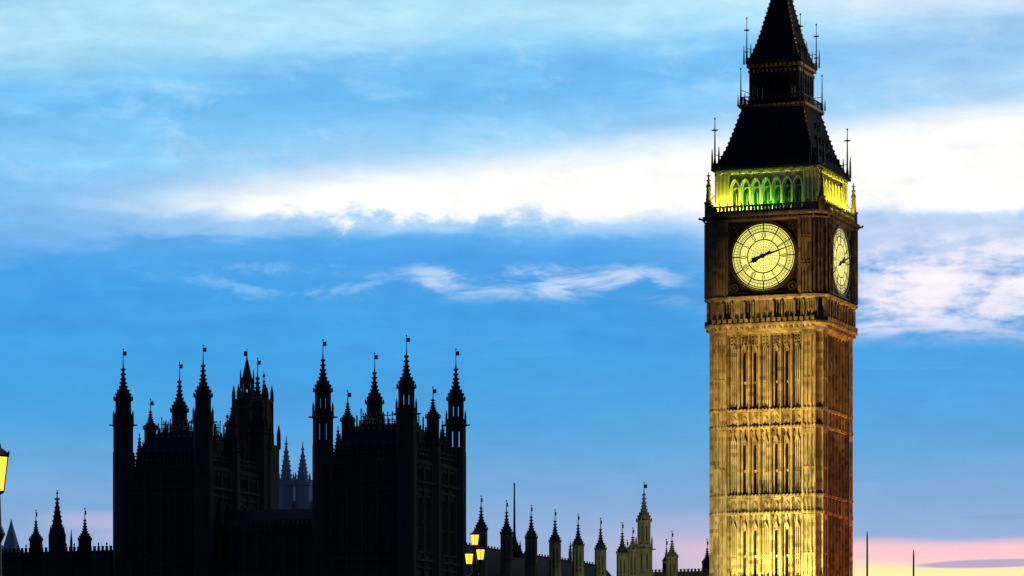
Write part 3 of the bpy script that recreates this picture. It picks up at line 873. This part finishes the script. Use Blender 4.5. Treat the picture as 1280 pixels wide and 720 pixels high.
# ---- one river-front tower
def palace_tower(origin, open_slits):
    """origin: the near corner turret on plan"""
    HX, HY = 4.3, 6.0
    c = origin + E1v*HX + E2v*HY
    root = empty('palace_tower', (c.x, c.y, 0), PA)
    bx, by = HX+.35, HY+.35
    w = MB()
    w.box(-bx, bx, -by, by, 0, 32.9)
    for z, e in ((30.95, .28), (30.2, .14), (23.6, .24), (22.9, .14), (14.5, .22), (32.75, .2)):
        w.box(-bx-e, bx+e, -by-e, by+e, z-.12, z+.12)
    for fx, L, D in ((0, HX, by), (1, HY, bx), (2, HX, by), (3, HY, bx)):
        w.turn(fx)
        n = 4 if L == HX else 5
        for i in range(n+1):
            u = -L+1.1+i*(2*L-2.2)/n
            w.fb(u-.14, u+.14, D-.02, D+.2, 0, 32.8)
        m = 14 if L == HX else 20
        for i in range(m):
            u = -L+1.1+(i+.5)*(2*L-2.2)/m
            w.arch(u-.18, u+.18, 31.9, 32.25, 32.6, D-.02, D+.1, 3)
            w.fb(u-.21, u-.17, D-.02, D+.1, 31.1, 32.6)
    w.turn(0)
    w.build('wall', 'unlit_stone', root)
    # windows
    for fx, L, D in ((0, HX, by), (1, HY, bx)):
        n = 4 if L == HX else 5
        f, p = gothic_window((2*L-2.2)/n-.75, 0, 5.2, None)
        first = None
        for zb in (24.4, 15.6):
            for i in range(n):
                u = -L+1.1+(i+.5)*(2*L-2.2)/n
                if first is None:
                    first = f.build('window', 'unlit_stone', root); p.build('pane', 'glass', first); o = first
                else: o = copy_tree(first, root)
                o.location = Matrix.Rotation(fx*math.pi/2, 4, 'Z') @ Vector((u, -D-.001, zb)); o.rotation_euler = (0, 0, fx*math.pi/2)
    # pierced parapet with spikes
    q = MB()
    for fx, L, D in ((0, HX, by), (1, HY, bx), (2, HX, by), (3, HY, bx)):
        q.turn(fx)
        for z0, z1 in ((32.9, 33.1), (33.55, 33.68), (34.0, 34.12)): q.fb(-L, L, D-.15, D+.02, z0, z1)
        m = int(2*L/.45)
        for i in range(m+1):
            u = -L+i*2*L/m
            q.fb(u-.05, u+.05, D-.12, D, 33.0, 34.1); 
            if i % 2 == 0: q.prism([(u-.1, 34.1), (u+.1, 34.1), (u+.03, 34.75), (u-.03, 34.75)], D-.12, D); q.knob(u, -D+.06, 34.6, .12)
    q.turn(0); q.build('parapet', 'unlit_stone', root)
    # steep roof with iron cresting
    r = MB()
    ax, ay, tx, ty = HX-.8, HY-1.0, HX-2.45, HY-3.3
    r.loft([[(-ax,-ay,32.9),(ax,-ay,32.9),(ax,ay,32.9),(-ax,ay,32.9)], [(-ax+.1,-ay+.1,34.5),(ax-.1,-ay+.1,34.5),(ax-.1,ay-.1,34.5),(-ax+.1,ay-.1,34.5)], [(-tx-.85,-ty-1.1,36.0),(tx+.85,-ty-1.1,36.0),(tx+.85,ty+1.1,36.0),(-tx-.85,ty+1.1,36.0)], [(-tx,-ty,36.6),(tx,-ty,36.6),(tx,ty,36.6),(-tx,ty,36.6)]])
    ro = r.build('roof', 'slate', root)
    cr = MB()
    for fx, L, D in ((0, tx, ty), (1, ty, tx), (2, tx, ty), (3, ty, tx)):
        cr.turn(fx)
        m = int(2*L/.42)
        for z in (36.62, 37.0, 37.4): cr.fb(-L, L, D-.06, D, z, z+.07)
        for i in range(m+1):
            u = -L+i*2*L/m
            zt_ = 37.7+(.35 if i % 4 == 0 else 0); cr.fb(u-.035, u+.035, D-.07, D-.01, 36.55, zt_); cr.knob(u, -D+.04, zt_, .08, .16)
    for fx, L, D in ((0, tx+.85, ty+1.1), (1, ty+1.1, tx+.85), (2, tx+.85, ty+1.1), (3, ty+1.1, tx+.85)):
        cr.turn(fx); m = int(2*L/.6)                    # finials along the break of the roof, taller at every third
        for i in range(m+1):
            u = -L+i*2*L/m; zz = 36.75+(.7 if i % 3 == 0 else 0)+(i*7 % 5)*.06
            cr.prism([(u-.14, 35.9), (u+.14, 35.9), (u+.03, zz), (u-.03, zz)], D-.14, D-.02); cr.knob(u, -D+.08, zz-.12, .1, .16)
        cr.fb(-L, L, D-.1, D-.04, 36.3, 36.4)
    cr.turn(0); cr.build('cresting', 'iron', ro)
    for x, y, sl in ((HX, -HY, (0, 1)), (-HX, -HY, (1, 1)), (HX, HY, (1, 1)), (-HX, HY, (0, 0))):
        palace_turret(root, x, y, .76, 39.55, 37.95, 43.1, 44.5, sl if open_slits else (0, 0))
    for x, y, zt in ((HX+.15, 0, 39.3), (-HX-.15, 0, 39.3)):
        palace_turret(root, x, y, .6, 37.3, 35.6, zt, zt+.95, (0, 0), vane=1)
    for x, y, zt, k in ((-HX+.1, HY*.52, 38.0, 1.2), (HX-.1, HY*.5, 37.3, 1.), (HX-.3, -HY*.48, 36.9, 1.), (-HX+.2, -HY*.5, 36.6, 1.), (-HX*.35, HY, 38.4, 1.2), (HX*.4, HY, 38.1, 1.1),
                        (-HX+.5, HY*.24, 37.4, 1.), (-HX+.4, HY*.77, 37.6, .9), (HX-.4, HY*.25, 36.9, .8), (HX-.4, HY*.76, 36.7, .8)):
        s = MB(); s.lathe([(32.8, .3*k), (zt-2.1, .28*k), (zt-2, .36*k), (zt-1.85, .36*k), (zt-1.8, .24*k), (zt-.4, .06), (zt, .03)], 8, x, y)
        for i in range(4):
            for a in range(4): s.knob(x+(.26*k-.05*i)*math.cos(a*math.pi/2), y+(.26*k-.05*i)*math.sin(a*math.pi/2), zt-1.6+i*.36, .09)
        s.knob(x, y, zt-.1, .09, .14)
        s.build('pinnacle', 'unlit_stone', root)
    return root
pt1 = palace_tower(N1, True)
tag(pt1, 'dark turreted palace tower nearer the clock tower, sky showing through its turret slits', 'palace tower')
N2 = Vector((-29.6, 368.0, 0))
pt2 = palace_tower(N2, False)
tag(pt2, 'dark turreted palace tower farther left, above the low spired range', 'palace tower')

def at(px, py, Y): return Vector(((px-640)/4800*Y, Y, EYE+(990-py)/4800*Y))
# ---- tower rising behind the left one
p = at(316, 720, 392)
ot = empty('stair_tower', (p.x, p.y, 0), PA)
tag(ot, 'slender dark octagonal tower crowded with pinnacles, rising behind the farther palace tower', 'tower')
q = MB(); q.lathe([(0, 2.7), (36.6, 2.7), (36.7, 2.85), (37.0, 2.85), (37.1, 2.1), (41.3, 1.95), (41.4, 2.1), (41.7, 2.1), (41.8, 1.4), (42.3, 1.2)], 8)
for a in range(8):
    t = a*math.pi/4+math.pi/8
    q.lathe([(36.8, .22), (38.3, .2), (39.2, .03)], 6, 2.65*math.cos(t), 2.65*math.sin(t))
    q.lathe([(41.5, .2), (42.4, .18), (43.2, .03)], 6, 1.95*math.cos(t), 1.95*math.sin(t))
    q.rod((2.0*math.cos(t), 2.0*math.sin(t), 37), (2.0*math.cos(t), 2.0*math.sin(t), 41.4), .12, 5)
q.build('wall', 'unlit_stone', ot)
lt = MB()
oct_wall(lt, .62, 41.5, 43.9, -.75, .2, slit=(.12, 42.5, 43.5))
lt.lathe([(43.9, .72), (44.0, .72), (44.05, .5), (46.1, .06)], 8, -.75, .2)
for a in range(4):
    t = a*math.pi/2+.4
    lt.lathe([(42.9, .1), (44.2, .09), (44.9, .02)], 5, -.75+.66*math.cos(t), .2+.66*math.sin(t))
lo_ = lt.build('lantern_turret', 'unlit_stone', ot)
v = vane_mesh(46.0, 46.2+0.0, -1); v = MB(); v.lathe([(46.0, .05), (46.95, .03)], 6, -.75, .2); v.box(-1.1, -.75, .18, .22, 46.25, 46.75)
v.build('vane', 'iron', lo_)
for dx_, zt in ((1.55, 44.4), (-2.6, 40.4)):
    s = MB(); s.lathe([(38, .4), (zt-3.2, .36), (zt-3.1, .46), (zt-2.9, .46), (zt-2.8, .3), (zt-.9, .06), (zt, .03)], 8, dx_, -.6)
    for i in range(5):
        for a in range(4): s.knob(dx_+(.3-.05*i)*math.cos(a*math.pi/2), -.6+(.3-.05*i)*math.sin(a*math.pi/2), zt-2.6+i*.42, .1)
    s.box(dx_-.14, dx_+.14, -.62, -.58, zt-.5, zt-.2)
    s.build('pinnacle', 'unlit_stone', ot)

# ---- link between the two river-front towers
o2 = N1 + E1v*8.6 + E2v*2.0
lk = empty('link_range', (o2.x, o2.y, 0), PA)
tag(lk, 'low dark building joining the two turreted palace towers', 'building')
q = MB(); q.box(-12.3, -.4, 0, 9, 0, 27.2)
for z in (26.9, 22.5, 14.4): q.box(-12.31, -.39, -.22, .1, z-.12, z+.12)
for i in range(9): q.box(-11.9+i*1.4-.14, -11.9+i*1.4+.14, -.2, .05, 0, 27.1)
for i in range(24): q.box(-12.2+i*.49-.13, -12.2+i*.49+.13, -.05, .15, 27.1, 27.75)
q.build('wall', 'unlit_stone', lk)
q = MB(); q.loft([[(-12.2, .6, 27.1), (-.5, .6, 27.1), (-.5, 8.4, 27.1), (-12.2, 8.4, 27.1)], [(-12.2, 3.6, 29.0), (-.5, 3.6, 29.0), (-.5, 5.4, 29.0), (-12.2, 5.4, 29.0)]])
q.build('roof', 'slate', lk)
f, p_ = gothic_window(.95, 0, 4.4, None); first = None
for zb in (22.9-7.6, 22.7-.0):
    for i in range(8):
        if zb > 22 and False: continue
        if first is None: first = f.build('window', 'unlit_stone', lk); p_.build('pane', 'glass', first); o = first
        else: o = copy_tree(first, lk)
        o.location = (-11.2+i*1.4, -.001, min(zb, 22.3) if zb < 22 else 22.62)
        o.scale = (1, 1, .92)

# ---- the range beyond the left tower
o3 = N1 + E1v*30.4 + E2v*1.0
lr = empty('river_range', (o3.x, o3.y, 0), PA)
tag(lr, 'long low dark range with crested roofline at the far left, beyond the palace towers', 'building')
q = MB(); q.box(-34, 0, 0, 10, 0, 25.2)
for z in (24.6, 20.5, 13.): q.box(-34.01, .01, -.22, .1, z-.12, z+.12)
for i in range(25): q.box(-33.6+i*1.4-.14, -33.6+i*1.4+.14, -.2, .05, 0, 25.1)
for i in range(76): q.box(-33.8+i*.445-.1, -33.8+i*.445+.1, -.08, .12, 25.1, 25.62); 
for i in range(38): q.knob(-33.8+i*.89, .02, 25.8, .11, .2)
q.prism([(-.0, 25.0), (-.0, 27.3), (-.25, 27.0), (-1.2, 25.2)], -.3, -1.2)
q.build('wall', 'unlit_stone', lr)
f, p_ = gothic_window(.95, 0, 5.2, None); first = None
for i in range(24):
    if first is None: first = f.build('window', 'unlit_stone', lr); p_.build('pane', 'glass', first); o = first
    else: o = copy_tree(first, lr)
    o.location = (-32.9+i*1.4, -.001, 14.2)
def spirelet(parent, x, y, zb, zc, zt, r, mat='unlit_stone', vane=True, capmat=None, name='turret', slitdark=False, vside=1):
    t = MB()
    ph = R(90)-PA
    t.lathe([(zb, r*1.05), (zc-3.0, r)], 8, ph=ph)
    oct_wall(t, r, zc-3.0, zc-.1, slit=(.1, zc-2.7, zc-.7), th=.12, ph=ph)
    for a in range(8):
        an = ph+a*math.pi/4
        t.rod((r*1.02*math.cos(an), r*1.02*math.sin(an), zb), (r*1.02*math.cos(an), r*1.02*math.sin(an), zc-.05), r*.12, 5)
    for zz in (zc-.35, zc-2.3, zc-5):
        t.lathe([(zz-.06, r*1.0), (zz-.04, r*1.14), (zz+.04, r*1.14), (zz+.06, r*1.0)], 8, ph=ph)
    for a in range(8):
        an = ph+(a+.5)*math.pi/4; ca, sa = math.cos(an), math.sin(an); rr = r*.94
        for s_ in (-.16, .16):
            px_, py_ = rr*ca-s_*r*sa, rr*sa+s_*r*ca
            t.rod((px_, py_, zb), (px_, py_, zc-.4), r*.06, 4)
    o = t.build(name, mat, parent); o.location = (x, y, 0)
    wn = MB(); wn.lathe([(zc-2.95, r*.78), (zc-.15, r*.78)], 8, ph=ph); wn.build('shade_core', 'glass', o)  # added dark core makes the slits read as shaded hollows
    c = MB(); cap_mesh(c, zc, zt, r); co = c.build('spirelet', capmat or mat, o)
    if vane: vane_mesh(zt, zt+.8, vside, .15).build('vane', 'iron', co)
    return o
for t_, zc, zt, r in ((40.0, 26.3, 28.5, .56), (34.6, 26.2, 28.5, .56)):
    spirelet(lr, -(t_-30.4), .1, 0, zc, zt, r)
# the thick crocketed one
tx_ = -(37.7-30.4)
s = MB(); s.lathe([(0, .85), (26.9, .85), (27.0, .62), (29.9, .14), (30.6, .05)], 8, ph=R(22.5))
for a in range(4):
    an = a*math.pi/2+PA; s.lathe([(24.8, .18), (26.9, .16), (27.7, .02)], 6, .82*math.cos(an), .82*math.sin(an))
for i in range(7):
    for a in range(8): s.knob((.62-.075*i)*math.cos(a*math.pi/4), (.62-.075*i)*math.sin(a*math.pi/4), 27.3+i*.44, .09)
s.box(-.28, .28, -.05, .05, 30.25, 30.4); s.box(-.05, .05, -.28, .28, 30.25, 30.4); s.knob(0, 0, 30.9, .13, .25); s.lathe([(30.5, .05), (31.2, .03)], 6)
so = s.build('turret', 'unlit_stone', lr); so.location = (tx_, .2, 0)
s = MB(); s.lathe([(25, .14), (26.2, .12), (27.3, .02)], 6); so = s.build('pinnacle', 'unlit_stone', lr); so.location = (-5.75, .2, 0)

# ---- north range running back toward the clock tower
P1 = Vector((-3.05, 380.0, 0))
nr = empty('north_range', (P1.x, P1.y, 0), PA)
tag(nr, 'long dark roofed range with a row of greenish lit turrets, left of the clock tower', 'building')
q = MB(); q.box(-9, 0, -7.5, 44, 0, 23.0)
for z in (22.4, 15.): q.box(-.1, .2, -7.51, 44.01, z-.12, z+.12)
for i in range(30): q.box(-.05, .14, -7+i*1.7-.15, -7+i*1.7+.15, 0, 22.9)
q.build('wall', 'range_stone', nr)
q = MB(); q.loft([[(-8.7, -7.3, 22.9), (-.35, -7.3, 22.9), (-.35, 43.8, 22.9), (-8.7, 43.8, 22.9)], [(-5.6, -6.5, 26.3), (-3.0, -6.5, 26.3), (-3.0, 43, 26.3), (-5.6, 43, 26.3)]])
q.box(-3.1, -3.0, -6.5, 43, 26.3, 26.5)
for i in range(60): q.box(-3.1, -3.0, -6.4+i*.83-.08, -6.4+i*.83+.08, 26.5, 26.7)
nro = q.build('roof', 'slate', nr)
f, p_ = gothic_window(1.0, 0, 5.4, None); first = None
for i in range(28):
    if first is None: first = f.build('window', 'range_stone', nr); p_.build('pane', 'glass', first); o = first
    else: o = copy_tree(first, nr)
    o.rotation_euler = (0, 0, math.pi/2); o.location = (.001, -6.15+i*1.7, 16.2)
base = spirelet(nr, 0, 0, 0, 27.65, 30.2, .55, mat='range_stone', capmat='unlit_stone')
for i in range(1, 7):
    o = copy_tree(base, nr); o.location = (0, i*6.72, 0)
for y, zt in ((32.5, 28.6), (18, 27.8)):
    s = MB(); s.lathe([(25.5, .2), (zt-1.4, .18), (zt, .02)], 6); 
    for i in range(3):
        for a in range(4): s.knob((.18-.04*i)*math.cos(a*math.pi/2), (.18-.04*i)*math.sin(a*math.pi/2), zt-1.3+i*.35, .08)
    so = s.build('pinnacle', 'unlit_stone', nr); so.location = (-3.05, y, 0)
# gablet that carries the flagpole
s = MB(); s.prism([(-.95, 25.6), (.95, 25.6), (.3, 27.2), (.12, 27.9), (-.12, 27.9), (-.3, 27.2)], -.4, .4)
gb = s.build('gablet', 'unlit_stone', nr)
pf = at(643, 604, 391.5)
loc = Matrix.Rotation(-PA, 4, 'Z') @ (Vector((pf.x, pf.y, 0))-P1); gb.location = (loc.x, loc.y, 0); gb.rotation_euler = (0, 0, -PA)
fp = empty('flagpole', (pf.x, pf.y, 27.85))
tag(fp, 'tall bare flagpole rising from the dark range roof among lit turrets', 'flagpole')
s = MB(); s.lathe([(0, .17), (.5, .13), (pf.z-27.95, .075)], 8); s.build('pole', 'steel', fp)
s = MB(); s.knob(0, 0, pf.z-27.9, .11); s.build('truck', 'steel', fp)

# ---- taller stair turret and the low range that meets the clock tower
p = at(805, 720, 423)
cr_ = empty('corner_range', (p.x, p.y, 0), PA)
tag(cr_, 'low crested range with a tall pale turret, against the foot of the clock tower', 'building')
zr = at(850, 713, 426).z
q = MB(); q.box(-1.5, 13, 1.5, 10, 0, zr-.3)
for i in range(34): q.box(-1.3+i*.42-.1, -1.3+i*.42+.1, 1.5, 1.7, zr-.3, zr)
for z in (zr-1.2, 18.): q.box(-1.51, 13.01, 1.3, 1.6, z-.12, z+.12)
for i in range(8): q.box(-1+i*1.9-.15, -1+i*1.9+.15, 1.3, 1.6, 0, zr-.4)
q.build('wall', 'unlit_stone', cr_)
f, p_ = gothic_window(1.0, 0, 5.2, None); first = None
for i in range(7):
    if first is None: first = f.build('window', 'unlit_stone', cr_); p_.build('pane', 'glass', first); o = first
    else: o = copy_tree(first, cr_)
    o.location = (-.05+i*1.9, 1.499, 18.6)
zc = at(0, 652, 423).z; zt = at(0, 612, 423).z; zg = at(0, 681, 423).z
palace_turret(cr_, 0, 0, .72, zc, zg+.3, zt, at(0, 603, 423).z, (1, 1), mat='range_stone', capmat='range_stone', ribs=True)
def put(px, pyc, pyt, Y, r, mat):
    p2 = at(px, 720, Y)
    l = Matrix.Rotation(-PA, 4, 'Z') @ (Vector((p2.x, p2.y, 0)) - Vector((p.x, p.y, 0)))
    spirelet(cr_, l.x, l.y, 0, at(0, pyc, Y).z, at(0, pyt+9, Y).z, r, mat=mat)
put(791, 688, 660, 421, .58, 'range_stone')
put(840, 697, 664, 422, .58, 'range_stone')
put(833, 702, 674, 428, .38, 'unlit_stone')
put(784, 702, 675, 428, .4, 'unlit_stone')
put(884, 704, 674, 426, .5, 'unlit_stone')
light('range_floodlight', 'SPOT', (20, 385, 3), 13000, (.82, .92, .42), (8, 408, 22), spot_size=R(56), spot_blend=1., shadow_soft_size=.6)
light('range_floodlight', 'SPOT', (17, 398, 10), 6500, (.9, .92, .36), (14.6, 421, 28), spot_size=R(50), spot_blend=1., shadow_soft_size=.5)

# ---- far buildings
p = at(372, 720, 640)
ab = empty('distant_hall', (p.x, p.y, 0), R(-8))
tag(ab, 'pale blue-grey distant hall with two slim spires, seen between the palace towers', 'building')
zt = at(0, 607, 640).z
q = MB(); q.box(-9, 9, 0, 14, 0, zt-3.4)
for i in range(20): q.box(-8.9+i*.93-.25, -8.9+i*.93+.25, -.05, .5, zt-3.4, zt-2.6)
for i in range(10): q.box(-8.6+i*1.9-.25, -8.6+i*1.9+.25, -.35, .05, 0, zt-3.5)
q.build('wall', 'hazed_stone', ab)
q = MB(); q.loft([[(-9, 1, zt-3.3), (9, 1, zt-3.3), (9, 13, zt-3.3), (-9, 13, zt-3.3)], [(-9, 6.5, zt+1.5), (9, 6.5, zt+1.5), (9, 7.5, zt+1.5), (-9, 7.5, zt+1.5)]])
q.build('roof', 'hazed_lead', ab)
for px, pyt in ((358, 545), (379, 552)):
    z2 = at(0, pyt, 640).z; x = (px-372)/4800*640
    s = MB(); s.lathe([(0, 1.25), (zt-.2, 1.25), (zt, 1.4), (zt+.5, 1.4), (zt+.6, 1.05), (z2-1.5, .15), (z2, .05)], 8)
    for a in range(4):
        an = a*math.pi/2+.5; s.lathe([(zt, .25), (zt+1.3, .2), (zt+2.3, .03)], 5, 1.25*math.cos(an), 1.25*math.sin(an))
    s.knob(0, 0, z2-1.3, .35)
    for i in range(7):
        f_ = (i+.5)/8; zz = zt+.6+(z2-2.1-zt)*f_; rr = 1.05-.9*f_
        for a in range(8): s.knob((rr+.05)*math.cos(a*math.pi/4+math.pi/8), (rr+.05)*math.sin(a*math.pi/4+math.pi/8), zz, .16)
    so = s.build('spire', 'hazed_stone', ab); so.location = (x, -.3, 0)
p = at(14, 649, 620)
cs_ = empty('distant_steeple', (p.x, p.y, 0), .2)
tag(cs_, 'pale distant pointed steeple above the crested roofline at the far left', 'steeple')
s = MB(); s.box(-1.9, 1.9, -1.9, 1.9, 0, p.z-5.1); s.build('tower_wall', 'hazed_stone', cs_)
s = MB(); s.lathe([(p.z-5.1, 1.6), (p.z-1.0, .3), (p.z, .06)], 8); s.knob(0, 0, p.z-.9, .3); s.build('spire', 'hazed_stone', cs_)
for px, py, lab in ((1084, 664, 'thin mast close beside the clock tower, the taller of two on the sunset horizon'), (1142, 687, 'shorter thin mast standing alone above the violet cloud at sunset')):
    p = at(px, py, 560)
    ms = empty('mast', (p.x, p.y, 0)); tag(ms, lab, 'mast', 'masts on the horizon')
    s = MB(); s.lathe([(0, .35), (p.z*.6, .2), (p.z-1, .12), (p.z, .06)], 8); s.build('pole', 'steel', ms)
    s = MB(); s.lathe([(0, .9), (.25, .9), (.35, .5), (.9, .36)], 10); s.build('base', 'steel', ms)

# ================================================================== street lamps
def lantern_meshes(w, h):
    g_ = MB(); g_.lathe([(0, w*.34), (h*.62, w*.5)], 6)
    f_ = MB()
    for i in range(6):
        a = math.pi/6+i*math.pi/3
        f_.rod((w*.35*math.cos(a), w*.35*math.sin(a), 0), (w*.51*math.cos(a), w*.51*math.sin(a), h*.62), w*.025, 5)
    f_.lathe([(-h*.09, w*.12), (-h*.03, w*.36), (0.0, w*.38), (.012, w*.3)], 6)
    c_ = MB(); c_.lathe([(h*.62, w*.56), (h*.65, w*.57), (h*.74, w*.42), (h*.8, w*.24), (h*.87, w*.22), (h*.9, w*.1), (h*1.12, w*.03)], 6)
    for i in range(6):
        a = math.pi/6+i*math.pi/3; c_.knob(w*.54*math.cos(a), w*.54*math.sin(a), h*.69, w*.06, w*.12)
    c_.knob(0, 0, h*1.03, w*.07, w*.1)
    return g_, f_, c_
def street_lamp(loc, lanterns, H, w, h, rz):
    """lanterns: offsets (x, z) along the arm and above the post's shoulder H"""
    root = empty('street_lamp', loc, rz)
    p_ = MB(); p_.lathe([(0, .26), (.25, .26), (.35, .2), (1.1, .17), (1.2, .2), (1.35, .12), (H-.6, .075), (H-.5, .12), (H-.4, .075), (H, .06)], 12)
    p_.build('post', 'lamp_iron', root)
    first = None
    for x, z in lanterns:
        if abs(x) > .01:
            a = MB(); pts = [(0, 0, H-.45), (x*.5, 0, H-.42), (x*.9, 0, H-.3), (x, 0, H+z-h*.08)]
            for A, B in zip(pts, pts[1:]): a.rod(A, B, .028, 6)
            a.build('arm', 'lamp_iron', root)
        elif z > .05:
            a = MB(); a.lathe([(H-.02, .05), (H+z-h*.05, .04)], 8); a.build('stem', 'lamp_iron', root)
        if first is None:
            g_, f_, c_ = lantern_meshes(w, h)
            first = f_.build('lantern', 'lamp_iron', root); g_.build('lantern_glass', 'lamp_glass', first); c_.build('lantern_cap', 'lamp_iron', first); o = first
        else: o = copy_tree(first, root)
        o.location = (x, 0, H+z)
    return root
pl_ = at(593.5, 690, 100)
l1 = street_lamp((pl_.x, 100, 0), ((0, .28), (.3, -.12), (-.3, -.2)), pl_.z-.1, .25, .42, R(-60))
tag(l1, 'lit street lamp with a cluster of yellow lanterns beside the nearer palace tower', 'street lamp')
pl2 = at(-6, 612, 45)
l2 = street_lamp((pl2.x, 45, 0), ((0, .0),), pl2.z-.02, .31, .64, R(75))
tag(l2, 'lit street lamp cut by the left edge of the photo, one yellow lantern visible', 'street lamp')
